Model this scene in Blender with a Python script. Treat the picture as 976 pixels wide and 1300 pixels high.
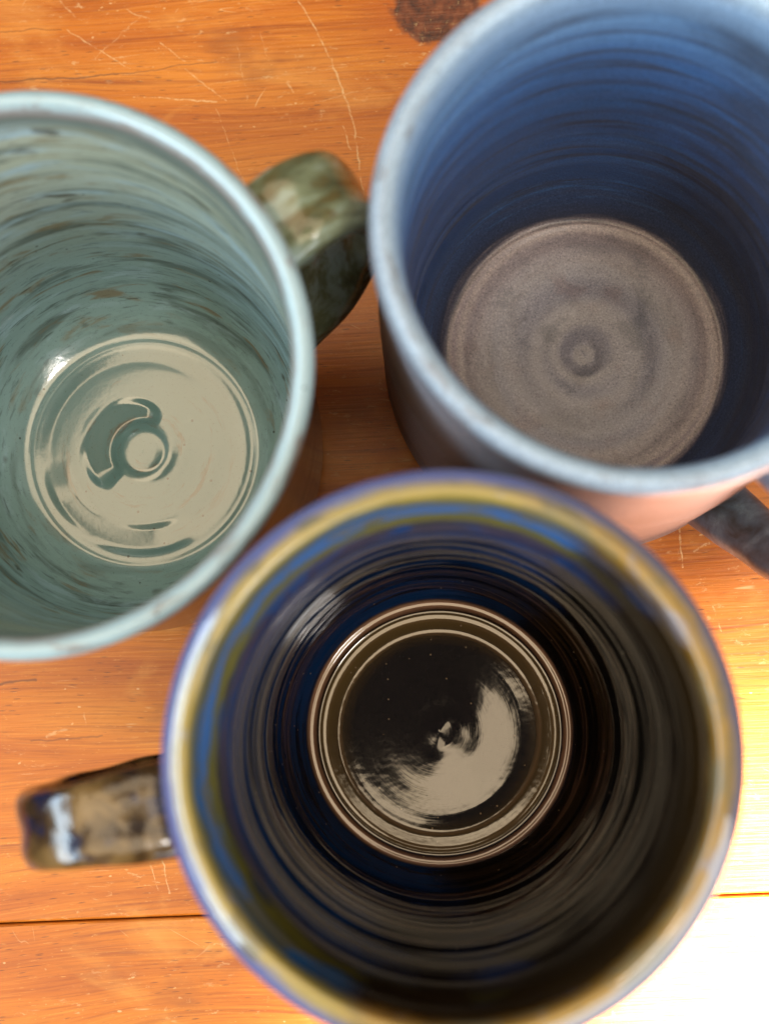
import bpy, math, random
import numpy as np
from mathutils import Vector, Matrix

random.seed(7)
rng = np.random.default_rng(11)
for o in list(bpy.data.objects):
    bpy.data.objects.remove(o)
sc = bpy.context.scene
COL = sc.collection
MM = 0.001

# ------------------------------------------------------------------ camera
# standing over the mugs, almost straight down, tilted about six degrees
FPX, PW, PH = 1758.0, 976.0, 1300.0
nadir = Vector((560 - PW / 2, -(830 - PH / 2), -FPX)).normalized()
camd = bpy.data.cameras.new('camera')
cam = bpy.data.objects.new('camera', camd)
COL.objects.link(cam)
cam.location = (0, 0, 0.308)
cam.rotation_mode = 'QUATERNION'
cam.rotation_quaternion = nadir.rotation_difference(Vector((0, 0, -1)))
camd.sensor_fit = 'VERTICAL'
camd.sensor_height = 36.0
camd.sensor_width = 27.0
camd.lens = 36.0 * FPX / PH
camd.clip_start = 0.01
camd.clip_end = 50
camd.dof.use_dof = True
camd.dof.focus_distance = 0.299
camd.dof.aperture_fstop = 10.5
camd.dof.aperture_blades = 0
sc.camera = cam

# ------------------------------------------------------------------ world and lamps (indoors)
world = bpy.data.worlds.new('World')
sc.world = world
world.use_nodes = True
bg = world.node_tree.nodes['Background']
bg.inputs[0].default_value = (1.0, 0.86, 0.72, 1)
bg.inputs[1].default_value = 0.05


def area(name, loc, target, sx, sy, power, col, spread=180):
    d = bpy.data.lights.new(name, 'AREA')
    d.shape = 'RECTANGLE'
    d.size, d.size_y = sx, sy
    d.energy = power
    d.color = col
    d.spread = math.radians(spread)
    o = bpy.data.objects.new(name, d)
    COL.objects.link(o)
    o.location = loc
    v = Vector(target) - Vector(loc)
    o.rotation_euler = v.to_track_quat('-Z', 'Y').to_euler()
    return o


# daylight thrown back by the ceiling, with the gap where the photographer leans over the table
CW = (1.0, 0.77, 0.50)
area('ceiling_light_right', (0.40, -0.205, 1.40), (0.40, -0.205, 0), 0.5, 0.91, 5.2, CW)
area('ceiling_light_top', (0.20, 0.50, 1.40), (0.20, 0.50, 0), 0.9, 0.5, 4.2, CW)
area('ceiling_light_left', (-0.50, 0.295, 1.40), (-0.50, 0.295, 0), 0.5, 0.91, 4.2, CW)
area('ceiling_light_bottom', (-0.30, -0.41, 1.40), (-0.30, -0.41, 0), 0.9, 0.5, 5.4, CW)
# a wide window on the left, another behind the photographer on the right
area('window_left', (-1.20, -0.22, 1.12), (0, 0, 0.08), 1.9, 0.50, 36.0, (0.68, 0.86, 1.0))
area('window_right', (1.05, -1.10, 0.80), (0, 0, 0.08), 1.6, 0.8, 24.0, (0.86, 0.93, 1.0))
area('corner_glare_lamp', (0.47, -0.53, 1.38), (0.08, -0.09, 0), 0.20, 0.20, 3.6, (1.0, 0.96, 0.92))  # unseen lamp, added to whiten the near corner with glare
# the sun falling on the near corner of the table
sd = bpy.data.lights.new('sun_patch', 'SPOT')
sd.energy = 5600
sd.color = (1.0, 0.97, 0.93)
sd.spot_size = math.radians(6.3)
sd.spot_blend = 1.0
sd.shadow_soft_size = 0.02
so = bpy.data.objects.new('sun_patch', sd)
COL.objects.link(so)
so.location = (1.15, -1.05, 1.75)
so.rotation_euler = (Vector((0.108, -0.126, 0.0)) - so.location).to_track_quat('-Z', 'Y').to_euler()

vs = sc.view_settings
vs.view_transform = 'Standard'
vs.look = 'None'
vs.exposure = 0.0
vs.gamma = 1.0
vs.use_curve_mapping = False
sc.cycles.max_bounces = 7
sc.cycles.glossy_bounces = 6
sc.cycles.caustics_reflective = True
sc.cycles.blur_glossy = 0.5
sc.cycles.sample_clamp_indirect = 6.0
sc.cycles.use_denoising = True
sc.cycles.use_adaptive_sampling = True
sc.cycles.adaptive_threshold = 0.02
sc.cycles.adaptive_min_samples = 12


# ------------------------------------------------------------------ node helper
class NT:
    def __init__(self, name):
        self.m = bpy.data.materials.new(name)
        self.m.use_nodes = True
        self.t = self.m.node_tree
        self.t.nodes.clear()
        self.out = self.t.nodes.new('ShaderNodeOutputMaterial')
        self.b = self.t.nodes.new('ShaderNodeBsdfPrincipled')
        self.link(self.b.outputs[0], self.out.inputs[0])

    def link(self, a, b):
        self.t.links.new(a, b)

    def put(self, sock, v):
        if hasattr(v, 'is_output') or isinstance(v, bpy.types.NodeSocket):
            self.link(v, sock)
        elif v is not None:
            sock.default_value = v

    def node(self, t, **kw):
        n = self.t.nodes.new(t)
        for k, v in kw.items():
            setattr(n, k, v)
        return n

    def attr(self, name):
        return self.node('ShaderNodeAttribute', attribute_name=name)

    def math(self, op, a, b=None, c=None, clamp=False):
        n = self.node('ShaderNodeMath', operation=op, use_clamp=clamp)
        for i, v in enumerate((a, b, c)):
            if v is not None:
                self.put(n.inputs[i], v)
        return n.outputs[0]

    def vmath(self, op, a, b=None):
        n = self.node('ShaderNodeVectorMath', operation=op)
        self.put(n.inputs[0], a)
        if b is not None:
            self.put(n.inputs[1], b)
        return n

    def scale(self, v, s):
        return self.vmath('MULTIPLY', v, s).outputs[0]

    def noise(self, v, scale=1.0, detail=3.0, rough=0.5, dist=0.0, out=0):
        n = self.node('ShaderNodeTexNoise')
        self.put(n.inputs['Vector'], v)
        n.inputs['Scale'].default_value = scale
        n.inputs['Detail'].default_value = detail
        n.inputs['Roughness'].default_value = rough
        n.inputs['Distortion'].default_value = dist
        return n.outputs[out]

    def voronoi(self, v, scale, feature='F1', rnd=1.0):
        n = self.node('ShaderNodeTexVoronoi', feature=feature)
        self.put(n.inputs['Vector'], v)
        n.inputs['Scale'].default_value = scale
        n.inputs['Randomness'].default_value = rnd
        return n

    def ramp(self, fac, stops, interp='LINEAR'):
        n = self.node('ShaderNodeValToRGB')
        cr = n.color_ramp
        cr.interpolation = interp
        while len(cr.elements) > 1:
            cr.elements.remove(cr.elements[-1])
        for i, (p, c) in enumerate(stops):
            e = cr.elements[0] if i == 0 else cr.elements.new(p)
            e.position = p
            e.color = (c[0], c[1], c[2], 1) if not isinstance(c, (int, float)) else (c, c, c, 1)
        self.put(n.inputs[0], fac)
        return n.outputs[0]

    def smooth(self, v, a, b):
        n = self.node('ShaderNodeMapRange', interpolation_type='SMOOTHSTEP')
        self.put(n.inputs[0], v)
        n.inputs[1].default_value = a
        n.inputs[2].default_value = b
        return n.outputs[0]

    def mix(self, fac, a, b, mode='MIX'):
        n = self.node('ShaderNodeMix', data_type='RGBA', blend_type=mode)
        self.put(n.inputs[0], fac)
        for s, v in ((n.inputs[6], a), (n.inputs[7], b)):
            if isinstance(v, tuple):
                v = (v[0], v[1], v[2], 1)
            self.put(s, v)
        return n.outputs[2]

    def bump(self, h, strength, dist, normal=None):
        n = self.node('ShaderNodeBump')
        n.inputs['Strength'].default_value = strength
        n.inputs['Distance'].default_value = dist
        self.put(n.inputs['Height'], h)
        if normal is not None:
            self.link(normal, n.inputs['Normal'])
        return n.outputs[0]

    def after(self, vec, val):
        # the same vector, evaluated only once val is known (keeps the shader small in memory)
        m = self.node('ShaderNodeVectorMath', operation='MULTIPLY_ADD')
        self.put(m.inputs[0], val)
        m.inputs[1].default_value = (1e-7, 1e-7, 1e-7)
        self.put(m.inputs[2], vec)
        return m.outputs[0]

    def set(self, **kw):
        for k, v in kw.items():
            k = k.replace('_', ' ')
            s = self.b.inputs[k]
            if isinstance(v, tuple) and len(v) == 3:
                v = (v[0], v[1], v[2], 1)
            self.put(s, v)


def tag(o, label, cat, group=None):
    o['label'] = label
    o['category'] = cat
    if group:
        o['group'] = group


def mesh_obj(name, verts, faces, mat, parent=None, attrs=None, smooth=True):
    me = bpy.data.meshes.new(name)
    me.from_pydata([tuple(v) for v in verts], [], [tuple(f) for f in faces])
    me.update()
    if smooth:
        me.shade_smooth()
    for an, arr in (attrs or {}).items():
        a = me.attributes.new(an, 'FLOAT_VECTOR', 'POINT')
        a.data.foreach_set('vector', np.asarray(arr, np.float32).ravel())
    if mat:
        me.materials.append(mat)
    o = bpy.data.objects.new(name, me)
    COL.objects.link(o)
    o.parent = parent
    return o


# ------------------------------------------------------------------ wooden table
GRAIN = math.radians(2.75)


def wood_material():
    n = NT('varnished_orange_pine')
    tc = n.node('ShaderNodeTexCoord')
    P = n.scale(tc.outputs['Object'], (1000, 1000, 1000))       # millimetres, x along the grain
    inf = n.node('ShaderNodeObjectInfo')
    Q = n.vmath('ADD', P, n.scale(inf.outputs['Location'], (3000, 3700, 0))).outputs[0]
    warp = n.noise(n.scale(Q, (0.006, 0.03, 0.03)), 1.0, 2.0, 0.5, out=1)
    Qw = n.vmath('ADD', Q, n.scale(n.vmath('SUBTRACT', warp, (0.5, 0.5, 0.5)).outputs[0], (0, 26, 0))).outputs[0]
    broad = n.noise(n.scale(Qw, (0.010, 0.10, 0.1)), 1.0, 3.0, 0.55)
    fleck = n.noise(n.scale(Qw, (0.35, 2.6, 2.0)), 1.0, 3.0, 0.7)
    rings = n.noise(n.scale(Qw, (0.007, 0.34, 0.3)), 1.0, 4.0, 0.62)
    fine = n.noise(n.scale(Qw, (0.045, 1.7, 1.2)), 1.0, 4.0, 0.65)
    mott = n.noise(n.scale(Q, (0.035, 0.060, 0.05)), 1.0, 4.0, 0.6, 0.6)
    col = n.ramp(broad, [(0.28, (0.40, 0.082, 0.006)), (0.50, (0.55, 0.140, 0.009)), (0.72, (0.65, 0.200, 0.018))])
    col = n.mix(n.smooth(rings, 0.54, 0.70), col, (0.36, 0.078, 0.008))
    col = n.mix(n.math('MULTIPLY', n.smooth(fine, 0.46, 0.32), 0.30), col, (0.78, 0.30, 0.045))
    col = n.mix(n.math('MULTIPLY', n.smooth(fine, 0.48, 0.68), 0.48), col, (0.27, 0.055, 0.006))
    col = n.mix(n.math('MULTIPLY', n.smooth(mott, 0.50, 0.74), 0.60), col, (0.74, 0.29, 0.055))
    col = n.mix(n.math('MULTIPLY', n.smooth(n.noise(n.scale(Q, (0.02, 0.045, 0.05)), 1.3, 4, 0.6), 0.55, 0.72), 0.50),
                col, (0.24, 0.062, 0.014))
    col = n.mix(n.math('MULTIPLY', n.smooth(fleck, 0.60, 0.74), 0.45), col, (0.16, 0.04, 0.010))
    col = n.mix(n.math('MULTIPLY', n.smooth(fleck, 0.38, 0.26), 0.60), col, (0.88, 0.45, 0.14))
    Q = n.after(Q, col); Qw = n.after(Qw, col)
    # short dark pores along the grain
    pv = n.voronoi(n.scale(Qw, (0.16, 1.35, 1)), 1.0)
    pm = n.math('MULTIPLY', n.smooth(pv.outputs['Distance'], 0.20, 0.07),
                n.smooth(n.noise(n.scale(Q, (0.05, 0.09, 0.1)), 1, 2), 0.42, 0.56))
    col = n.mix(n.math('MULTIPLY', pm, 0.75), col, (0.10, 0.030, 0.012))
    Q = n.after(Q, col); Qw = n.after(Qw, col)
    # dark splits that run with the grain
    sp = n.noise(n.scale(Qw, (0.012, 0.9, 0.5)), 1.0, 1.0, 0.4)
    sl = n.math('MULTIPLY', n.smooth(n.math('ABSOLUTE', n.math('SUBTRACT', sp, 0.5)), 0.010, 0.002),
                n.smooth(n.noise(n.scale(Q, (0.018, 0.06, 0.05)), 1.7, 2), 0.60, 0.68))
    col = n.mix(n.math('MULTIPLY', sl, 0.8), col, (0.07, 0.025, 0.015))
    P = n.after(P, col)
    # the long splits near the back edge
    for (x0, y0, x1, y1, w, k) in SPLITS:
        P = n.after(P, col)
        ex = n.vmath('SUBTRACT', n.vmath('ADD', P, n.scale(n.vmath('SUBTRACT', n.noise(P, 0.14, 3, 0.6, out=1), (0.5, 0.5, 0.5)).outputs[0], (0, 2.4, 0))).outputs[0], (x0, y0, 0)).outputs[0]
        d = Vector((x1 - x0, y1 - y0, 0))
        t = n.math('MULTIPLY', n.vmath('DOT_PRODUCT', ex, tuple(d)).outputs['Value'], 1.0 / d.length_squared, clamp=True)
        sv = n.node('ShaderNodeVectorMath', operation='SCALE')
        sv.inputs[0].default_value = tuple(d)
        n.link(t, sv.inputs['Scale'])
        dd = n.vmath('LENGTH', n.vmath('MULTIPLY', n.vmath('SUBTRACT', ex, sv.outputs[0]).outputs[0], (1, 1, 0)).outputs[0]).outputs['Value']
        col = n.mix(n.math('MULTIPLY', n.smooth(dd, w, w * 0.2), k), col, (0.055, 0.022, 0.014))
    P = n.after(P, col)
    # filled knot
    kd = n.vmath('LENGTH', n.scale(n.vmath('SUBTRACT', P, KNOT).outputs[0], (0.85, 1.0, 0.0))).outputs['Value']
    kd = n.math('ADD', kd, n.math('MULTIPLY', n.math('SUBTRACT', n.noise(P, 0.35, 3), 0.5), 4.0))
    km = n.smooth(kd, 9.5, 8.0)
    kc = n.ramp(n.noise(P, 0.32, 5, 0.65), [(0.32, (0.035, 0.012, 0.010)), (0.55, (0.17, 0.042, 0.016)), (0.75, (0.30, 0.10, 0.04))])
    kc = n.mix(n.smooth(n.noise(n.scale(P, (0.9, 0.35, 0)), 1.0, 4, 0.75, 1.0), 0.62, 0.72), kc, (0.52, 0.34, 0.15))
    halo = n.math('MULTIPLY', n.smooth(kd, 18.0, 8.0), 0.4)
    col = n.mix(halo, col, (0.45, 0.085, 0.008))
    col = n.mix(km, col, kc)
    P = n.after(P, col); Q = n.after(Q, col)
    # scratches in the varnish: long single ones, then a sparse network of short ones
    sc_mask = None
    wob = n.scale(n.vmath('SUBTRACT', n.noise(P, 0.30, 3, 0.6, out=1), (0.5, 0.5, 0.5)).outputs[0], (1.5, 1.5, 0))
    Pw = n.vmath('ADD', P, wob).outputs[0]
    for (x0, y0, x1, y1, w, s) in SCRATCHES:
        a = Vector((x0, y0, 0)); d = Vector((x1 - x0, y1 - y0, 0)); L2 = d.length_squared
        if sc_mask is not None:
            Pw = n.after(Pw, sc_mask)
        pa = n.vmath('SUBTRACT', Pw, tuple(a)).outputs[0]
        t = n.math('MULTIPLY', n.vmath('DOT_PRODUCT', pa, tuple(d)).outputs['Value'], 1.0 / L2, clamp=True)
        sv = n.node('ShaderNodeVectorMath', operation='SCALE')
        sv.inputs[0].default_value = tuple(d)
        n.link(t, sv.inputs['Scale'])
        df = n.vmath('MULTIPLY', n.vmath('SUBTRACT', pa, sv.outputs[0]).outputs[0], (1, 1, 0)).outputs[0]
        dd = n.vmath('LENGTH', df).outputs['Value']
        mk = n.math('MULTIPLY', n.smooth(dd, w, w * 0.25), s)
        sc_mask = mk if sc_mask is None else n.math('MAXIMUM', sc_mask, mk)
    breakup = n.smooth(n.noise(P, 0.55, 4, 0.75), 0.36, 0.62)
    sc_mask = n.math('MULTIPLY', sc_mask, breakup)
    for rot, sx, sy, thr, seed in ((0.5, 0.020, 0.16, 0.66, 3.1), (-0.9, 0.03, 0.13, 0.67, 9.7), (1.35, 0.03, 0.15, 0.67, 21.3), (0.05, 0.02, 0.22, 0.60, 5.0)):
        Q = n.after(Q, sc_mask)
        mp = n.node('ShaderNodeMapping')
        n.link(Q, mp.inputs[0])
        mp.inputs['Rotation'].default_value = (0, 0, rot)
        nn = n.noise(n.vmath('ADD', n.scale(mp.outputs[0], (sx, sy, 0.1)), (seed, seed, 0)).outputs[0], 1.0, 1.5, 0.4)
        ln = n.smooth(n.math('ABSOLUTE', n.math('SUBTRACT', nn, 0.5)), 0.0065, 0.001)
        gate = n.smooth(n.noise(n.vmath('ADD', n.scale(Q, (0.05, 0.05, 0.05)), (seed * 2, 0, 0)).outputs[0], 1.0, 3, 0.6), thr - 0.03, thr + 0.03)
        sc_mask = n.math('MAXIMUM', sc_mask, n.math('MULTIPLY', n.math('MULTIPLY', ln, gate), 0.75))
    Pw = n.after(Pw, sc_mask); P = n.after(P, sc_mask); Q = n.after(Q, sc_mask)
    # nicks
    nv = n.voronoi(n.scale(Pw, (0.20, 0.36, 0.2)), 1.0)
    nick = n.math('MULTIPLY', n.smooth(nv.outputs['Distance'], 0.10, 0.045), n.smooth(n.noise(P, 0.09, 3, 0.6), 0.42, 0.54))
    sc_mask = n.math('MAXIMUM', sc_mask, n.math('MULTIPLY', nick, 0.8))
    Pw = n.after(Pw, sc_mask); Q = n.after(Q, sc_mask)
    rubbed = n.math('MULTIPLY', n.smooth(n.noise(n.scale(Pw, (0.25, 0.6, 0.4)), 1.0, 4, 0.7), 0.59, 0.70),
                    n.smooth(n.noise(n.scale(Q, (0.02, 0.03, 0.03)), 1.0, 2), 0.45, 0.62))
    sc_mask = n.math('MAXIMUM', sc_mask, n.math('MULTIPLY', rubbed, 0.60))
    col = n.mix(n.math('MULTIPLY', sc_mask, 0.8), col, (0.80, 0.50, 0.22))
    Q = n.after(Q, col)
    h = n.math('ADD', n.noise(n.scale(tc.outputs['Object'], (45, 1700, 1200)), 1.0, 2.0, 0.6),
               n.math('MULTIPLY', n.noise(tc.outputs['Object'], 120.0, 2, 0.6), 0.8))
    nor = n.bump(h, 0.22, 0.00030)
    rough = n.math('ADD', 0.25, n.math('MULTIPLY', n.noise(n.scale(Q, (0.05, 0.2, 0.1)), 1.0, 4, 0.6), 0.18))
    rough = n.math('ADD', rough, n.math('MULTIPLY', sc_mask, 0.25))
    n.set(Base_Color=col, Roughness=rough, Normal=nor, IOR=1.5)
    return n.m


def to_grain(x, y):
    c, s = math.cos(-GRAIN), math.sin(-GRAIN)
    return (x * c - y * s, x * s + y * c)


SEAM_Y = -0.0545        # in the turned frame of the table, metres
PLANK_W = 0.240
table = bpy.data.objects.new('wooden_table', None)
COL.objects.link(table)
table.rotation_euler = (0, 0, GRAIN)
tag(table, 'worn orange varnished wooden tabletop of wide scratched planks under the three mugs', 'table')


def tbl(px, py):
    """a place on the tabletop in the turned table frame, millimetres"""
    d = cam.rotation_quaternion @ Vector(((px - PW / 2) / FPX, -(py - PH / 2) / FPX, -1))
    t = -cam.location.z / d.z
    return to_grain(d.x * t * 1000, d.y * t * 1000)


UPY = (SEAM_Y + PLANK_W / 2) * 1000
SCRATCHES = []
for (a, b, c, d, w, s) in [
        (380, 0, 420, 75, .28, .8), (420, 75, 448, 150, .30, 1.0), (448, 150, 462, 255, .30, .8),
        (85, 38, 165, 88, .22, .8), (75, 0, 95, 22, .3, .6), (160, 12, 190, 25, .25, .6),
        (235, 88, 288, 128, .24, .9), (170, 122, 275, 130, .26, .9), (205, 55, 235, 78, .22, .7),
        (180, 20, 120, 75, .2, .45), (275, 140, 300, 205, .22, .5), (300, 205, 312, 240, .22, .5),
        (302, 60, 310, 110, .2, .4), (365, 105, 372, 118, .3, .7), (240, 110, 440, 85, .16, .35),
        (435, 160, 445, 190, .25, .7), (330, 40, 338, 70, .2, .35), (400, 130, 470, 112, .2, .4),
        (862, 668, 866, 720, .30, .9), (880, 700, 900, 690, .3, .7), (905, 770, 915, 800, .3, .6),
        (188, 1085, 200, 1130, .25, .6), (205, 1085, 216, 1135, .28, .7), (130, 1045, 128, 1075, .2, .4),
        (60, 935, 85, 925, .5, .5), (108, 905, 110, 920, .3, .4), (935, 60, 940, 80, .3, .5)]:
    p, q = tbl(a, b), tbl(c, d)
    SCRATCHES.append((p[0], p[1] - UPY, q[0], q[1] - UPY, w, s))
SPLITS = []
for (a, b, c, d, w, s) in [(-20, 106, 150, 94, .34, .6), (150, 94, 275, 79, .26, .45), (-10, 42, 78, 36, .26, .4), (-10, 870, 46, 863, .45, .6), (130, 935, 40, 940, .30, .4)]:
    p, q = tbl(a, b), tbl(c, d)
    SPLITS.append((p[0], p[1] - UPY, q[0], q[1] - UPY, w, s))
kx, ky = tbl(556, 10)
KNOT = (kx, ky - UPY, 0.0)
WOOD = wood_material()


def plank_mesh(L, W, T):
    bv = 0.0005
    prof = [(-W / 2, -T), (-W / 2, -bv), (-W / 2 + bv * .35, -bv * .35), (-W / 2 + bv, 0)]
    prof += [(W / 2 - bv, 0), (W / 2 - bv * .35, -bv * .35), (W / 2, -bv), (W / 2, -T)]
    k = len(prof)
    vs_, fs = [], []
    for x in (-L / 2, L / 2):
        for y, z in prof:
            vs_.append((x, y, z))
    for i in range(k):
        j = (i + 1) % k
        fs.append((i, i + k, j + k, j))
    fs.append(tuple(range(k)))
    fs.append(tuple(range(2 * k - 1, k - 1, -1)))
    return vs_, fs


pv_, pf_ = plank_mesh(0.9, PLANK_W - 0.00036, 0.022)
plank0 = mesh_obj('plank', pv_, pf_, WOOD, table, smooth=False)
for i, k in enumerate((0, -1, 1, -2)):
    p = plank0 if i == 0 else plank0.copy()
    if i:
        COL.objects.link(p)
        p.parent = table
    p.location = (0, SEAM_Y + PLANK_W * (k + 0.5), 0)


# ------------------------------------------------------------------ mugs: shared geometry
def catmull(pts, step):
    P = np.array(pts, float)
    P = np.vstack([2 * P[0] - P[1], P, 2 * P[-1] - P[-2]])
    out = []
    for i in range(1, len(P) - 2):
        p0, p1, p2, p3 = P[i - 1:i + 3]
        L = np.linalg.norm(p2 - p1)
        m = max(2, int(L / 0.05))
        # centripetal knots keep tight corners from overshooting
        t0 = 0; t1 = t0 + np.linalg.norm(p1 - p0) ** .5; t2 = t1 + L ** .5; t3 = t2 + np.linalg.norm(p3 - p2) ** .5
        for t in np.linspace(t1, t2, m, endpoint=False):
            A1 = (t1 - t) / (t1 - t0) * p0 + (t - t0) / (t1 - t0) * p1
            A2 = (t2 - t) / (t2 - t1) * p1 + (t - t1) / (t2 - t1) * p2
            A3 = (t3 - t) / (t3 - t2) * p2 + (t - t2) / (t3 - t2) * p3
            B1 = (t2 - t) / (t2 - t0) * A1 + (t - t0) / (t2 - t0) * A2
            B2 = (t3 - t) / (t3 - t1) * A2 + (t - t1) / (t3 - t1) * A3
            out.append((t2 - t) / (t2 - t1) * B1 + (t - t1) / (t2 - t1) * B2)
    out.append(P[-2])
    out = np.array(out)
    s = np.r_[0, np.cumsum(np.linalg.norm(np.diff(out, axis=0), axis=1))]
    k = int(s[-1] / step)
    ss = np.linspace(0, s[-1], k + 1)
    return np.c_[np.interp(ss, s, out[:, 0]), np.interp(ss, s, out[:, 1])], ss


def smooth_noise(seed, xs, lam):
    """one-dimensional value noise, wavelength lam"""
    g = np.random.default_rng(seed).standard_normal(4000)
    u = np.asarray(xs) / lam + 500
    i = np.floor(u).astype(int)
    f = u - i
    f = f * f * (3 - 2 * f)
    return g[i % 4000] * (1 - f) + g[(i + 1) % 4000] * f


def ring_field(S, PHI, seed, lam, spiral, waver):
    """throwing rings: noise along the profile, drifting into a spiral and wavering round the pot"""
    r = np.random.default_rng(seed)
    ph = sum(r.uniform(-1, 1) * np.cos(k * PHI + r.uniform(0, 6.28)) / k for k in (1, 2, 3, 4))
    a = PHI / (2 * math.pi)                       # 0..1 round the pot
    w = 0.5 - 0.5 * np.cos(2 * math.pi * a)       # hides the join of the spiral
    s1 = S + spiral * a + waver * ph
    s2 = S + spiral * (a - 1) + waver * ph
    m = np.clip((a - 0.75) / 0.25, 0, 1)
    m = m * m * (3 - 2 * m)
    return smooth_noise(seed + 1, s1, lam) * (1 - m) + smooth_noise(seed + 1, s2, lam) * m


NSEG = 288


def make_mug(name, centre, prof, crest, floor_s_r, mat, disp, lean=(0, 0), step=0.33, wob=0.25, seed=1):
    """prof: closed lathe profile in mm from under the foot, up outside, over the lip, down inside to the floor centre"""
    root = bpy.data.objects.new(name, None)
    COL.objects.link(root)
    root.location = (centre[0] * MM, centre[1] * MM, 0)
    pr, ss = catmull(prof, step)
    ci = int(np.argmax(pr[:, 1]))                 # the crest of the lip
    s = ss - ss[ci]
    phi = np.linspace(0, 2 * math.pi, NSEG, endpoint=False)
    S, PHI = np.meshgrid(s, phi, indexing='ij')
    R0 = np.repeat(pr[:, 0:1], NSEG, 1)
    Z0 = np.repeat(pr[:, 1:2], NSEG, 1)
    tan = np.gradient(pr, axis=0)
    tan /= np.linalg.norm(tan, axis=1)[:, None] + 1e-9
    nr, nz = tan[:, 1:2], -tan[:, 0:1]
    D = disp(S, PHI, R0, Z0)
    rr = np.random.default_rng(seed)
    ov = sum(rr.uniform(-1, 1) * np.cos(k * PHI + rr.uniform(0, 6.28)) for k in (2, 3, 4)) * wob
    hh = np.clip(Z0 / 100, 0, 1)
    R = R0 + D * nr + ov * hh * np.clip(R0 / 30, 0, 1)
    Z = Z0 + D * nz + 0.25 * np.cos(PHI + rr.uniform(0, 6)) * hh * 1.0
    R = np.maximum(R, 0.01)
    X = R * np.cos(PHI) + lean[0] * hh
    Y = R * np.sin(PHI) + lean[1] * hh
    fade = np.clip(R0 / 9.0, 0, 1)
    CYL = np.stack([np.cos(PHI) * fade, np.sin(PHI) * fade, S], -1)
    V = np.stack([X, Y, Z], -1) * MM
    n = len(s)
    inside = np.arange(n) > ci
    fl = inside & (pr[:, 0] < floor_s_r)
    rim_lo, rim_hi = np.searchsorted(s, crest[0]), np.searchsorted(s, crest[1])
    f0 = int(np.argmax(fl))

    def piece(pname, spans):
        vs_, fs, at = [], [], []
        off = 0
        for (i0, i1) in spans:
            vs_.append(V[i0:i1 + 1].reshape(-1, 3))
            at.append(CYL[i0:i1 + 1].reshape(-1, 3))
            k = i1 - i0
            I, J = np.meshgrid(np.arange(k), np.arange(NSEG), indexing='ij')
            J2 = (J + 1) % NSEG
            q = np.stack([I * NSEG + J, I * NSEG + J2, (I + 1) * NSEG + J2, (I + 1) * NSEG + J], -1).reshape(-1, 4) + off
            fs.append(q)
            off += (k + 1) * NSEG
        return mesh_obj(pname, np.vstack(vs_).tolist(), np.vstack(fs).tolist(), mat, root, {'cyl': np.vstack(at)})

    piece('body', [(0, rim_lo), (rim_hi, f0)])
    piece('rim', [(rim_lo, rim_hi)])
    piece('inner_floor', [(f0, n - 1)])
    return root


def make_handle(root, ang, path, width, thick, mat, power=2.6, groove=0.0, seed=3):
    """a pulled strap: the path lies in the plane (distance from the axis, height), mm"""
    c, ss = catmull(path, 0.7)
    k = len(c)
    t = np.gradient(c, axis=0)
    t /= np.linalg.norm(t, axis=1)[:, None]
    nrm = np.c_[-t[:, 1], t[:, 0]]                # outward side of the strap
    M = 56
    th = np.linspace(0, 2 * math.pi, M, endpoint=False)
    u = ss / ss[-1]
    w = np.interp(u, *width)
    h = np.interp(u, *thick)
    ca, sa = np.cos(th), np.sin(th)
    ex = np.sign(ca) * np.abs(ca) ** (2 / power)
    ey = np.sign(sa) * np.abs(sa) ** (2 / power)
    V, A = [], []
    er, et = np.array([math.cos(ang), math.sin(ang)]), np.array([-math.sin(ang), math.cos(ang)])
    for i in range(k):
        wi = w[i] / 2 * (1 + 0.03 * smooth_noise(seed, [ss[i]], 9.0)[0])
        hi = h[i] / 2 * (1 + 0.04 * smooth_noise(seed + 5, [ss[i]], 8.0)[0])
        side = ex * wi
        up = ey * hi
        up = up - groove * np.exp(-(ex / 0.35) ** 2) * (ey > 0)
        up = up + 0.10 * smooth_noise(seed + 9, ex * 3.0 + ss[i] * 0.12, 1.0)
        rho = c[i, 0] + nrm[i, 0] * up
        zz = c[i, 1] + nrm[i, 1] * up
        xy = rho[:, None] * er + side[:, None] * et
        V.append(np.c_[xy, zz] * MM)
        A.append(np.c_[side, up, np.full(M, ss[i])])
    I, J = np.meshgrid(np.arange(k - 1), np.arange(M), indexing='ij')
    J2 = (J + 1) % M
    F = np.stack([I * M + J, I * M + J2, (I + 1) * M + J2, (I + 1) * M + J], -1).reshape(-1, 4).tolist()
    F.append(list(range(M)))
    F.append(list(range(k * M - 1, (k - 1) * M - 1, -1)))
    return mesh_obj('handle', np.vstack(V).tolist(), F, mat, root, {'cyl': np.vstack(A)})


def glaze_common(n):
    cyl = n.attr('cyl').outputs['Vector']
    sep = n.node('ShaderNodeSeparateXYZ')
    n.link(cyl, sep.inputs[0])
    tc = n.node('ShaderNodeTexCoord')
    P = n.scale(tc.outputs['Object'], (1000, 1000, 1000))
    return cyl, sep.outputs[0], sep.outputs[1], sep.outputs[2], P


def sfac(n, s, lo, hi):
    m = n.node('ShaderNodeMapRange')
    n.put(m.inputs[0], s)
    m.inputs[1].default_value = lo
    m.inputs[2].default_value = hi
    return m.outputs[0]


def stops(lo, hi, lst):
    return [((p - lo) / (hi - lo), c) for p, c in lst]


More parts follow.
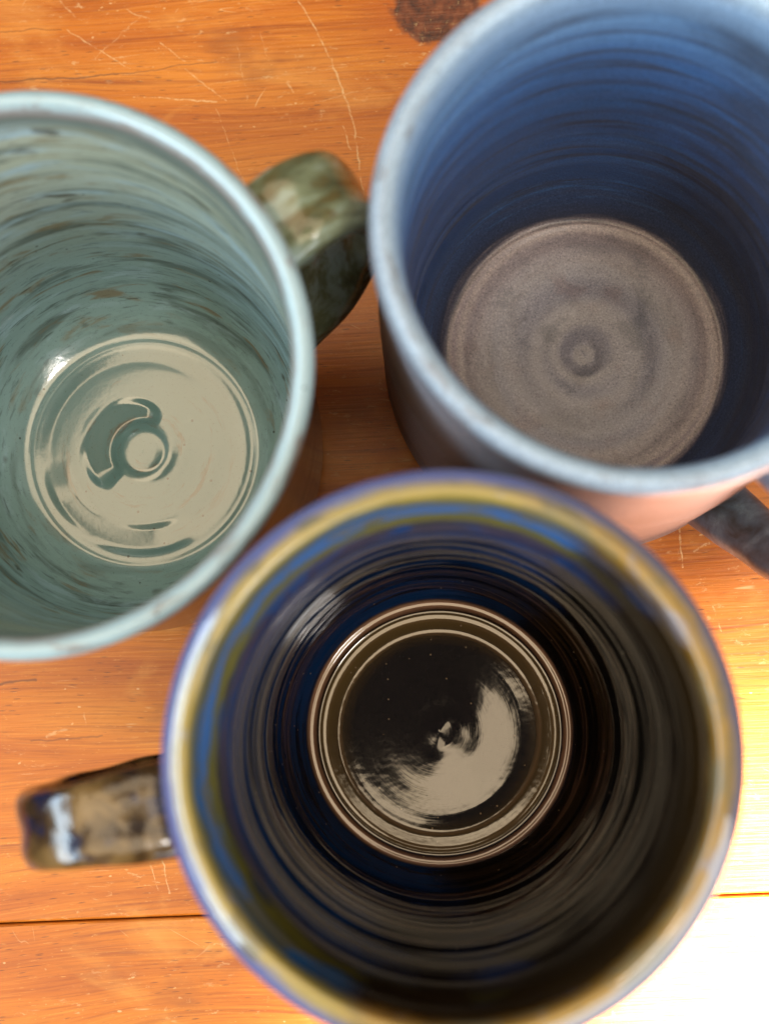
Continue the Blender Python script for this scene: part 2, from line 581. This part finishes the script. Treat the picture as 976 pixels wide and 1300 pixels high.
# ------------------------------------------------------------------ mug one: sea green with a pale lip
def green_glaze():
    n = NT('sea_green_glaze')
    cyl, cx, cy, s, P = glaze_common(n)
    streak = n.noise(n.scale(cyl, (1.05, 1.05, 0.22)), 1.0, 4.0, 0.58, 0.3)
    streak2 = n.noise(n.vmath('ADD', n.scale(cyl, (2.4, 2.4, 0.30)), (7, 3, 1)).outputs[0], 1.0, 4.0, 0.58, 0.4)
    blot = n.noise(n.scale(cyl, (2.2, 2.2, 0.10)), 1.0, 4.0, 0.6, 0.5)
    sw = n.math('ADD', s, n.math('MULTIPLY', n.math('SUBTRACT', blot, 0.5), 5.0))
    lo, hi = -100.0, 130.0
    base = n.ramp(sfac(n, sw, lo, hi), stops(lo, hi, [
        (-100, (0.060, 0.034, 0.030)), (-30, (0.050, 0.030, 0.027)), (-8, (0.08, 0.066, 0.060)), (-4.0, (0.20, 0.30, 0.31)),
        (-2.2, (0.33, 0.45, 0.48)), (1.0, (0.33, 0.45, 0.48)), (2.6, (0.27, 0.22, 0.20)), (4.4, (0.14, 0.17, 0.15)),
        (12, (0.43, 0.45, 0.35)), (20, (0.42, 0.45, 0.35)), (40, (0.38, 0.45, 0.41)), (70, (0.29, 0.43, 0.46)),
        (95, (0.24, 0.38, 0.40)), (99, (0.15, 0.26, 0.27)), (130, (0.13, 0.25, 0.27))]))
    inwall = n.math('MULTIPLY', n.smooth(s, 4, 10), n.smooth(s, 100, 84))
    col = n.mix(n.math('MULTIPLY', n.smooth(streak, 0.50, 0.66), n.math('MULTIPLY', inwall, 0.66)), base, (0.065, 0.085, 0.075))
    col = n.mix(n.math('MULTIPLY', n.smooth(streak2, 0.52, 0.68), n.math('MULTIPLY', inwall, 0.55)), col, (0.40, 0.58, 0.70))
    col = n.mix(n.math('MULTIPLY', n.smooth(streak2, 0.44, 0.30), n.math('MULTIPLY', inwall, 0.65)), col, (0.22, 0.135, 0.035))
    lipn = n.noise(n.scale(cyl, (4.5, 4.5, 0.30)), 1.0, 4, 0.65, 0.4)
    lipm = n.math('MULTIPLY', n.smooth(s, -4.5, -2.5), n.smooth(s, 4.5, 2.0))
    col = n.mix(n.math('MULTIPLY', lipm, n.math('MULTIPLY', n.smooth(lipn, 0.53, 0.66), 0.7)), col, (0.20, 0.155, 0.13))
    spot = n.noise(n.scale(cyl, (3.2, 3.2, 0.16)), 1.0, 2.0, 0.5)
    col = n.mix(n.math('MULTIPLY', n.smooth(spot, 0.66, 0.74), n.math('MULTIPLY', inwall, 0.8)), col, (0.055, 0.035, 0.012))
    grain = n.noise(P, 2.2, 2.0, 0.6)
    col = n.mix(n.math('MULTIPLY', n.smooth(grain, 0.60, 0.75), 0.35), col, (0.05, 0.07, 0.06))
    fine = n.noise(n.scale(cyl, (5.0, 5.0, 1.1)), 1.0, 3.0, 0.65)
    col = n.mix(n.math('MULTIPLY', n.smooth(fine, 0.54, 0.70), n.math('MULTIPLY', inwall, 0.55)), col, (0.045, 0.060, 0.055))
    dots = n.voronoi(P, 0.20).outputs['Distance']
    col = n.mix(n.math('MULTIPLY', n.smooth(dots, 0.075, 0.045), 0.7), col, (0.025, 0.02, 0.015))
    fl = n.smooth(s, 98, 103)
    rust = n.noise(n.scale(cyl, (1.2, 1.2, 0.45)), 1.0, 4, 0.6)
    col = n.mix(n.math('MULTIPLY', fl, n.math('MULTIPLY', n.smooth(rust, 0.56, 0.70), 0.6)), col, (0.13, 0.075, 0.03))
    nor = n.bump(n.noise(P, 0.9, 2, 0.6), 0.055, 0.0003)
    n.set(Base_Color=col, Roughness=n.math('ADD', 0.10, n.math('MULTIPLY', grain, 0.08)), Normal=nor, IOR=n.math('ADD', 1.62, n.math('MULTIPLY', n.smooth(s, 88, 95), 0.32)), Specular_IOR_Level=n.math('ADD', 0.5, n.math('MULTIPLY', inwall, -0.36)),
          Coat_Weight=n.math('MULTIPLY', n.smooth(s, 88, 96), 0.6), Coat_Roughness=0.05, Coat_IOR=1.55)
    return n.m


def green_handle_glaze():
    n = NT('mottled_green_handle_glaze')
    cyl, cx, cy, s, P = glaze_common(n)
    st = n.scale(cyl, (0.22, 0.22, 0.10))
    m1 = n.noise(st, 1.0, 4, 0.58, 0.3)
    m2 = n.noise(n.vmath('ADD', st, (31, 7, 11)).outputs[0], 1.3, 4, 0.6, 0.3)
    col = n.ramp(m1, [(0.36, (0.10, 0.11, 0.060)), (0.50, (0.21, 0.25, 0.155)), (0.64, (0.36, 0.48, 0.45))])
    col = n.mix(n.math('MULTIPLY', n.smooth(m2, 0.52, 0.66), 0.8), col, (0.13, 0.10, 0.035))
    col = n.mix(n.math('MULTIPLY', n.smooth(n.noise(P, 0.45, 3), 0.60, 0.72), 0.4), col, (0.10, 0.055, 0.045))
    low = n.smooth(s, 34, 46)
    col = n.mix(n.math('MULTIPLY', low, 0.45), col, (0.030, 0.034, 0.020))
    nor = n.bump(n.noise(P, 0.5, 3, 0.6), 0.15, 0.0004)
    n.set(Base_Color=col, Roughness=0.14, Normal=nor, IOR=1.6)
    return n.m


def groove(R0, PHI, r0, wr, a0, wa):
    da = (PHI - a0 + math.pi) % (2 * math.pi) - math.pi
    return np.exp(-((R0 - r0 - 0.5 * da) / wr) ** 2) * np.exp(-(da / wa) ** 6)


def green_disp(S, PHI, R0, Z0):
    wall = np.clip((S - 3) / 10, 0, 1) * np.clip((102 - S) / 12, 0, 1)
    d = wall * (0.16 * ring_field(S, PHI, 21, 7.0, 9, 2.0) + 0.05 * ring_field(S, PHI, 31, 3.2, 5, 1.6))
    outer = np.clip((-S - 6) / 8, 0, 1)
    d += outer * 0.10 * ring_field(S, PHI, 41, 5.0, 6, 1.0)
    flr = ((S > 60) & (R0 < 26)).astype(float)
    soft = np.clip((26 - R0) / 3, 0, 1)
    # finger marks and added facets in the floor
    # a facet added to mirror the dark ceiling gap, deepest at its tapering ends
    da = (PHI - math.radians(146) + math.pi) % (2 * math.pi) - math.pi
    up = R0 * np.cos(da)
    r_out = 14.6 - 1.7 * np.abs(da) ** 2 + 1.0 * da
    sm = lambda v: np.clip(v, 0, 1) ** 2 * (3 - 2 * np.clip(v, 0, 1))
    mask = sm((R0 - 5.8) / 1.8) * sm((r_out - R0) / 2.2) * sm((1.50 - np.abs(da)) / 0.5)
    d += flr * mask * 0.112 * (up - 13.0)
    db = (PHI - math.radians(246) + math.pi) % (2 * math.pi) - math.pi
    mask = sm((R0 - 15.6) / 2.2) * sm((23.2 - R0) / 2.0) * sm((1.05 - np.abs(db)) / 0.5)
    d += flr * mask * 0.048 * (up + 2.0)  # second facet, shaped to give a dark band of reflection
    d -= flr * 0.10 * groove(R0, PHI, 20.3, 1.1, math.radians(110), 1.2)
    d += flr * soft * 0.012 * ring_field(R0 * 1.0, PHI, 51, 2.5, 3, 0.8)
    return d


A_PROF = [(0.1, 2.0), (28, 2.0), (33.5, 1.4), (34.5, 0.2), (36.5, 0.1), (37.8, 1.2), (38.8, 4), (39.6, 12), (40.2, 30), (41.0, 55),
          (42.0, 75), (43.2, 88), (44.6, 94), (45.4, 96.2), (45.0, 97.6), (43.6, 98.2), (42.2, 97.4), (41.5, 95), (41.2, 90),
          (40.6, 75), (39.4, 50), (37.6, 30), (34.8, 18.5), (31.0, 12.6), (27.2, 10.0), (25.2, 9.2), (24.2, 9.25),
          (22, 8.9), (15, 8.72), (9.5, 8.70), (7.0, 8.74), (5.6, 9.0), (4.6, 9.35), (3.4, 9.5), (0.05, 9.55)]
mug_a = make_mug('mug', (-65.2, 44.2), A_PROF, (-4.2, 3.6), 25.2, green_glaze(), green_disp, seed=5)
make_handle(mug_a, math.radians(34.5),
            [(42.5, 84.8), (47, 86.2), (52, 86.6), (57.5, 83.5), (60.6, 75), (60.4, 62), (56, 47), (49.5, 36), (40.4, 29.5)],
            ([0, .25, .6, 1], [17, 15, 13.5, 15]), ([0, .2, .7, 1], [7, 5.6, 5.6, 6.5]), green_handle_glaze(), power=3.8, groove=0.35, seed=4)
tag(mug_a, 'sea green glazed mug with pale lip and mottled olive handle, at the left edge', 'mug', 'handmade pottery mugs')


# ------------------------------------------------------------------ mug two: matte blue
def blue_glaze():
    n = NT('satin_blue_glaze')
    cyl, cx, cy, s, P = glaze_common(n)
    streak = n.noise(n.scale(cyl, (0.8, 0.8, 0.30)), 1.0, 4.0, 0.58, 0.3)
    streak2 = n.noise(n.vmath('ADD', n.scale(cyl, (1.3, 1.3, 0.55)), (5, 9, 2)).outputs[0], 1.0, 4.0, 0.60, 0.2)
    lo, hi = -105.0, 132.0
    sw = n.math('ADD', s, n.math('MULTIPLY', n.math('SUBTRACT', streak2, 0.5), 6.0))
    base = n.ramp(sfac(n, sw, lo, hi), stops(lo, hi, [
        (-105, (0.13, 0.092, 0.080)), (-40, (0.19, 0.165, 0.17)), (-10, (0.29, 0.28, 0.31)), (-4.2, (0.20, 0.20, 0.225)),
        (-2.2, (0.25, 0.30, 0.36)), (1.5, (0.34, 0.44, 0.53)), (5, (0.26, 0.38, 0.54)), (12, (0.16, 0.29, 0.48)),
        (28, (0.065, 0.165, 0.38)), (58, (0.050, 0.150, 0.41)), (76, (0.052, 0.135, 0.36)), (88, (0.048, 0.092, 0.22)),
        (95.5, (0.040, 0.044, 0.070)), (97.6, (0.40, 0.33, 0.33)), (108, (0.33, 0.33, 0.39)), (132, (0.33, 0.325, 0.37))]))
    inwall = n.math('MULTIPLY', n.smooth(s, 5, 14), n.smooth(s, 96, 88))
    col = n.mix(n.math('MULTIPLY', n.smooth(streak, 0.48, 0.66), n.math('MULTIPLY', inwall, 0.80)), base, (0.060, 0.066, 0.095))
    col = n.mix(n.math('MULTIPLY', n.smooth(streak2, 0.54, 0.68), n.math('MULTIPLY', inwall, 0.55)), col, (0.07, 0.20, 0.48))
    lipn = n.noise(n.scale(cyl, (4.2, 4.2, 0.28)), 1.0, 4, 0.65, 0.4)
    lipm = n.math('MULTIPLY', n.smooth(s, -5.0, -2.5), n.smooth(s, 5.0, 2.0))
    col = n.mix(n.math('MULTIPLY', lipm, n.math('MULTIPLY', n.smooth(lipn, 0.52, 0.66), 0.6)), col, (0.19, 0.185, 0.19))
    worn = n.math('ADD', cx, n.math('MULTIPLY', n.math('SUBTRACT', n.noise(n.scale(cyl, (1.2, 1.2, 0.10)), 1.0, 3, 0.6), 0.5), 1.8))  # shade of the right inner wall painted into the glaze, not wear
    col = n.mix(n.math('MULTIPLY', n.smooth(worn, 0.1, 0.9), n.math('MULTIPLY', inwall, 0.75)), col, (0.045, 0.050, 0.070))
    fl = n.smooth(s, 96.6, 98.4)
    rings = n.noise(n.scale(cyl, (1.3, 1.3, 0.20)), 1.0, 4.0, 0.6, 0.3)
    col = n.mix(n.math('MULTIPLY', fl, n.math('MULTIPLY', n.smooth(rings, 0.48, 0.66), 0.35)), col, (0.12, 0.115, 0.135))
    pk = n.noise(P, 0.11, 3, 0.5)
    col = n.mix(n.math('MULTIPLY', fl, n.math('MULTIPLY', n.smooth(pk, 0.56, 0.72), 0.35)), col, (0.24, 0.165, 0.165))
    col = n.mix(n.math('MULTIPLY', fl, n.math('MULTIPLY', n.smooth(pk, 0.44, 0.30), 0.5)), col, (0.10, 0.115, 0.15))
    grain = n.noise(P, 2.3, 2.0, 0.7)
    col = n.mix(n.math('MULTIPLY', n.smooth(grain, 0.50, 0.70), 0.42), col, n.mix(1.0, col, (2.1, 2.0, 1.9), 'MULTIPLY'))
    col = n.mix(n.math('MULTIPLY', n.smooth(grain, 0.46, 0.28), 0.45), col, (0.012, 0.012, 0.018))
    nor = n.bump(n.noise(P, 2.6, 1, 0.6), 0.30, 0.00016)
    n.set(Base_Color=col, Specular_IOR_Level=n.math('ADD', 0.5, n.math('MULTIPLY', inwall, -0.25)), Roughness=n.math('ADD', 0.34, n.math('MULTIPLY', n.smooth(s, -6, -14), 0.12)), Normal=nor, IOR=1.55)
    return n.m


def blue_handle_glaze():
    n = NT('slate_blue_handle_glaze')
    cyl, cx, cy, s, P = glaze_common(n)
    m1 = n.noise(P, 0.14, 4, 0.6, 0.4)
    col = n.ramp(m1, [(0.36, (0.12, 0.13, 0.165)), (0.52, (0.19, 0.27, 0.42)), (0.68, (0.36, 0.52, 0.72))])
    g = n.noise(P, 2.4, 2, 0.7)
    col = n.mix(n.math('MULTIPLY', n.smooth(g, 0.5, 0.7), 0.4), col, (0.16, 0.17, 0.20))
    n.set(Base_Color=col, Roughness=0.34, Normal=n.bump(g, 0.25, 0.0003), IOR=1.55)
    return n.m


def blue_disp(S, PHI, R0, Z0):
    wall = np.clip((S - 3) / 10, 0, 1) * np.clip((104 - S) / 10, 0, 1)
    d = wall * (0.26 * ring_field(S, PHI, 61, 9.0, 10, 2.0) + 0.10 * ring_field(S, PHI, 71, 3.4, 6, 1.5))
    outer = np.clip((-S - 6) / 8, 0, 1)
    d += outer * 0.16 * ring_field(S, PHI, 81, 6.0, 6, 1.0)
    flr = ((S > 60) & (R0 < 30)).astype(float)
    soft = np.clip((29 - R0) / 3, 0, 1)
    d += flr * soft * (0.34 * np.cos(2 * math.pi * (R0 / 11.5 - 0.25 * np.cos(PHI - 0.6) / 3)) * np.clip((R0 - 1) / 4, 0, 1) + 0.10 * ring_field(R0, PHI, 91, 5.0, 5, 1.2))
    return d


B_PROF = [(0.1, 2.2), (30, 2.2), (36.5, 1.5), (37.6, 0.2), (40.2, 0.1), (41.9, 1.6), (42.8, 5), (43.0, 14), (42.6, 40), (42.0, 70),
          (41.6, 90), (41.9, 97), (42.1, 100.2), (41.5, 102.2), (40.0, 103.1), (38.4, 102.2), (37.5, 99.4), (37.3, 94),
          (37.3, 75), (37.2, 50), (36.8, 30), (35.8, 20), (33.8, 13.6), (31.2, 10.4), (29.9, 9.45), (29.0, 9.35), (27.6, 9.0),
          (24, 8.7), (16, 8.5), (9, 8.4), (5, 8.6), (2.5, 9.3), (0.05, 9.6)]
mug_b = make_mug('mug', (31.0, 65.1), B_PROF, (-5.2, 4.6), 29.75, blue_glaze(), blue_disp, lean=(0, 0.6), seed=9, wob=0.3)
make_handle(mug_b, math.radians(-51.5),
            [(40, 13), (46, 18), (54, 27), (61, 41), (64, 56), (61.5, 71), (53, 81), (46, 84), (39.5, 83)],
            ([0, .25, .6, 1], [13.5, 12, 12.5, 15]), ([0, .3, .8, 1], [9, 7, 7, 9]), blue_handle_glaze(), seed=14)
tag(mug_b, 'matte blue glazed mug with pale lip and warm grey floor, at the top right corner', 'mug', 'handmade pottery mugs')


# ------------------------------------------------------------------ mug three: glossy dark with gold lip
def dark_glaze():
    n = NT('tenmoku_glaze')
    cyl, cx, cy, s, P = glaze_common(n)
    wv = n.noise(n.scale(cyl, (2.6, 2.6, 0.14)), 1.0, 4.0, 0.62, 0.4)
    streak = n.noise(n.scale(cyl, (0.9, 0.9, 0.5)), 1.0, 4.0, 0.6, 0.2)
    sw = n.math('ADD', s, n.math('MULTIPLY', n.math('SUBTRACT', wv, 0.5), n.math('ADD', 3.0, n.math('MULTIPLY', n.smooth(s, 1.0, 5), 8.0))))
    lo, hi = -105.0, 132.0
    vivid = n.ramp(sfac(n, sw, lo, hi), stops(lo, hi, [
        (-105, (0.03, 0.022, 0.03)), (-30, (0.05, 0.035, 0.06)), (-9, (0.075, 0.055, 0.11)), (-4.0, (0.095, 0.105, 0.26)), (-2.2, (0.12, 0.135, 0.28)),
        (-1.0, (0.36, 0.27, 0.10)), (0.3, (0.33, 0.24, 0.065)), (1.9, (0.13, 0.12, 0.030)), (4.0, (0.005, 0.105, 0.33)),
        (9.4, (0.006, 0.125, 0.40)), (10.8, (0.10, 0.10, 0.018)), (13.6, (0.15, 0.13, 0.020)), (15.2, (0.045, 0.045, 0.045)),
        (18, (0.065, 0.050, 0.080)), (21, (0.022, 0.026, 0.060)), (25, (0.007, 0.042, 0.165)), (50, (0.005, 0.034, 0.135)),
        (80, (0.004, 0.024, 0.095)), (97, (0.004, 0.028, 0.105)), (99.5, (0.006, 0.005, 0.008)), (132, (0.006, 0.005, 0.005))]))
    brown = n.ramp(sfac(n, sw, lo, hi), stops(lo, hi, [
        (-105, (0.03, 0.022, 0.03)), (-30, (0.05, 0.035, 0.05)), (-9, (0.09, 0.075, 0.12)), (-4.0, (0.12, 0.12, 0.20)), (-2.3, (0.13, 0.12, 0.16)),
        (-1.0, (0.33, 0.21, 0.06)), (0.3, (0.28, 0.155, 0.032)), (1.9, (0.15, 0.075, 0.013)), (4.4, (0.034, 0.016, 0.004)),
        (8, (0.020, 0.010, 0.003)), (14, (0.016, 0.009, 0.004)), (18, (0.022, 0.014, 0.008)), (22, (0.008, 0.005, 0.003)),
        (50, (0.004, 0.003, 0.002)), (97, (0.004, 0.003, 0.003)), (132, (0.006, 0.005, 0.005))]))
    # the blue runs thickest on one side of the pot
    side = n.math('ADD', n.math('MULTIPLY', cx, -0.62), n.math('MULTIPLY', cy, 0.22))
    side = n.math('ADD', side, n.math('MULTIPLY', n.math('SUBTRACT', n.noise(n.scale(cyl, (1.3, 1.3, 0.02)), 1.0, 3, 0.5), 0.5), 1.6))
    col = n.mix(n.smooth(side, -0.30, 0.22), brown, vivid)
    lipn = n.noise(n.scale(cyl, (3.4, 3.4, 0.25)), 1.0, 4, 0.62, 0.4)
    lipm = n.math('MULTIPLY', n.smooth(s, -3.0, -1.5), n.smooth(s, 4.0, 1.5))
    col = n.mix(n.math('MULTIPLY', lipm, n.math('MULTIPLY', n.smooth(lipn, 0.52, 0.64), 0.65)), col, (0.13, 0.12, 0.075))
    col = n.mix(n.math('MULTIPLY', lipm, n.math('MULTIPLY', n.smooth(lipn, 0.44, 0.33), 0.55)), col, (0.20, 0.22, 0.30))
    bandn = n.noise(n.scale(cyl, (2.1, 2.1, 0.13)), 1.0, 4, 0.6, 0.5)
    bside = n.smooth(side, -0.30, 0.22)
    bandm = n.math('MULTIPLY', n.math('MULTIPLY', n.smooth(s, 2.0, 4.0), n.smooth(s, 13.0, 9.0)), bside)
    col = n.mix(n.math('MULTIPLY', bandm, n.math('MULTIPLY', n.smooth(bandn, 0.50, 0.60), 0.85)), col, (0.115, 0.100, 0.022))
    bandk = n.math('MULTIPLY', n.math('MULTIPLY', n.smooth(s, 12.0, 15.0), n.smooth(s, 34.0, 20.0)), bside)
    col = n.mix(n.math('MULTIPLY', bandk, n.math('MULTIPLY', n.smooth(bandn, 0.50, 0.40), 0.7)), col, (0.006, 0.055, 0.19))
    inw = n.math('MULTIPLY', n.smooth(s, 22, 30), n.smooth(s, 100, 95))
    col = n.mix(n.math('MULTIPLY', n.smooth(streak, 0.46, 0.60), n.math('MULTIPLY', inw, 0.75)), col, (0.005, 0.0035, 0.0025))
    # olive and copper where the glaze runs thin over the floor ridges
    edge = n.noise(n.scale(cyl, (1.4, 1.4, 0.3)), 1.0, 3, 0.6)
    se = n.math('ADD', s, n.math('MULTIPLY', n.math('SUBTRACT', edge, 0.5), 1.2))
    flo = n.ramp(sfac(n, se, 95.0, 125.0), stops(95.0, 125.0, FLOOR_BANDS))
    flm = n.smooth(s, 96.2, 97.0)
    col = n.mix(flm, col, flo)
    # mineral specks
    dv = n.voronoi(P, 0.33)
    dm = n.math('MULTIPLY', n.smooth(dv.outputs['Distance'], 0.075, 0.045), n.smooth(s, 20, 40))
    col = n.mix(n.math('MULTIPLY', dm, 0.85), col, (0.30, 0.22, 0.14))
    dv2 = n.voronoi(n.vmath('ADD', P, (17, 5, 3)).outputs[0], 1.5)
    dm2 = n.math('MULTIPLY', n.smooth(dv2.outputs['Distance'], 0.16, 0.06), n.smooth(n.noise(P, 0.25, 2), 0.50, 0.65))
    dm2 = n.math('MULTIPLY', dm2, n.smooth(s, 60, 90))
    col = n.mix(n.math('MULTIPLY', dm2, 0.45), col, (0.13, 0.13, 0.16))
    h = n.math('ADD', n.math('MULTIPLY', n.noise(P, 0.55, 1, 0.5), 0.5), n.math('MULTIPLY', n.noise(n.scale(cyl, (1.1, 1.1, 3.0)), 1.0, 2, 0.65), 0.16))
    nor = n.bump(h, 0.16, 0.00022)
    n.set(Base_Color=col, Roughness=0.075, Normal=nor, IOR=n.math('ADD', 1.5, n.math('MULTIPLY', flm, 0.25)),
          Specular_IOR_Level=n.ramp(sfac(n, s, -20.0, 120.0), stops(-20.0, 120.0, [(-20, 0.5), (1.2, 0.7), (3.0, 0.05), (9, 0.022), (35, 0.022), (55, 0.07), (75, 0.28), (97, 0.5)])),
          Specular_Tint=n.mix(n.math('MULTIPLY', n.smooth(s, 4, 10), n.math('SUBTRACT', 1.0, flm)), (1.0, 1.0, 1.0), (1.0, 0.74, 0.50)),
          Coat_Weight=n.math('MULTIPLY', flm, 0.5), Coat_Roughness=0.03, Coat_IOR=1.55)
    return n.m


FLOOR_BANDS = [(95, (0.006, 0.006, 0.010)), (96.6, (0.03, 0.02, 0.02)), (97.3, (0.30, 0.17, 0.11)), (98.5, (0.24, 0.13, 0.08)), (99.3, (0.018, 0.012, 0.010)),
               (100.2, (0.10, 0.062, 0.016)), (101.0, (0.16, 0.10, 0.04)), (101.8, (0.10, 0.062, 0.016)), (103.4, (0.075, 0.046, 0.012)),
               (104.0, (0.15, 0.09, 0.04)), (104.8, (0.04, 0.024, 0.008)), (107, (0.010, 0.007, 0.008)), (125, (0.009, 0.006, 0.009))]


def dark_handle_glaze():
    n = NT('amber_brown_handle_glaze')
    cyl, cx, cy, s, P = glaze_common(n)
    m1 = n.noise(P, 0.16, 4, 0.6, 0.5)
    col = n.ramp(m1, [(0.36, (0.016, 0.009, 0.008)), (0.50, (0.060, 0.032, 0.010)), (0.66, (0.17, 0.10, 0.035))])
    col = n.mix(n.smooth(n.noise(n.vmath('ADD', P, (9, 40, 2)).outputs[0], 0.22, 3), 0.56, 0.66), col, (0.014, 0.014, 0.035))
    nor = n.bump(n.noise(P, 0.28, 3, 0.5), 0.35, 0.0008)
    n.set(Base_Color=col, Roughness=0.13, Normal=nor, IOR=1.65)
    return n.m


def sweep(R0, PHI, r0, a0, wr, wa):
    """one long finger mark round the floor"""
    da = (PHI - a0 + math.pi) % (2 * math.pi) - math.pi
    return np.tanh((r0 - R0) / wr) * np.exp(-(da / wa) ** 4) * np.clip(R0 / 3, 0, 1)


def dark_disp(S, PHI, R0, Z0):
    wall = np.clip((S - 12) / 10, 0, 1) * np.clip((98 - S) / 4, 0, 1)
    d = wall * (0.26 * ring_field(S, PHI, 101, 5.5, 7, 1.5) + 0.19 * ring_field(S, PHI, 111, 2.1, 3, 1.2)
                * (0.5 + 0.6 * ring_field(S, PHI, 115, 14.0, 9, 8.0) ** 2) + 0.045 * ring_field(S, PHI, 118, 1.2, 2, 2.6))
    outer = np.clip((-S - 6) / 8, 0, 1)
    d += outer * 0.14 * ring_field(S, PHI, 121, 6.0, 6, 1.0)
    flr = ((S > 60) & (R0 < 20.5)).astype(float)
    soft = np.clip((20.5 - R0) / 3, 0, 1)
    d += flr * soft * (0.016 * ring_field(R0, PHI, 131, 3.0, 4, 0.8))
    d += flr * soft * (0.33 * sweep(R0, PHI, 11.0, math.radians(-22), 5.2, 1.22) + 0.030 * np.exp(-(R0 / 2.6) ** 2))
    rg = ((S > 60) & (R0 < 29) & (R0 >= 20)).astype(float)
    d += rg * 0.005 * ring_field(S, PHI, 141, 1.2, 1.0, 0.5)
    return d


C_PROF = [(0.1, 2.4), (24, 2.4), (30, 1.6), (31, 0.2), (33.2, 0.1), (34.6, 1.4), (35.8, 5), (37.6, 20), (39.2, 45), (40.0, 70), (40.4, 88),
          (41.0, 98), (42.0, 101.8), (42.2, 103.8), (41.8, 104.9), (41.0, 105.5), (40.0, 105.95), (39.0, 106.35), (38.2, 106.3), (37.5, 105.5), (37.0, 103.6), (36.6, 99), (35.8, 92),
          (35.1, 84), (34.6, 70), (34.0, 45), (33.2, 30), (31.8, 20.5), (29.6, 14.0), (28.2, 11.5), (27.5, 10.9), (26.9, 10.85), (26.3, 10.55),
          (25.8, 10.2), (25.2, 10.12), (24.7, 10.12), (24.3, 10.02), (23.9, 10.0), (23.2, 10.0), (22.0, 9.99), (21.6, 9.97), (21.2, 9.91), (20.4, 9.90),
          (18.5, 9.90), (14, 9.89), (8, 9.89), (4, 9.90), (0.05, 9.91)]
mug_c = make_mug('mug', (-0.6, -16.7), C_PROF, (-5.0, 4.4), 28.0, dark_glaze(), dark_disp, lean=(2.0, 1.8), seed=17, wob=0.22)
make_handle(mug_c, math.radians(190.0),
            [(39.2, 89), (44, 92), (51, 93.2), (58.5, 92.4), (64, 88), (66, 76), (63.5, 61), (56.5, 46), (48, 35), (36.5, 29)],
            ([0, .15, .32, .45, .7, 1], [15.5, 13.6, 12.4, 13.2, 13, 15]), ([0, .2, .7, 1], [8, 5.4, 5.6, 8]), dark_handle_glaze(), power=3.6, groove=0.4, seed=24)
tag(mug_c, 'glossy dark brown mug with gold and blue banded lip, in front at the bottom', 'mug', 'handmade pottery mugs')
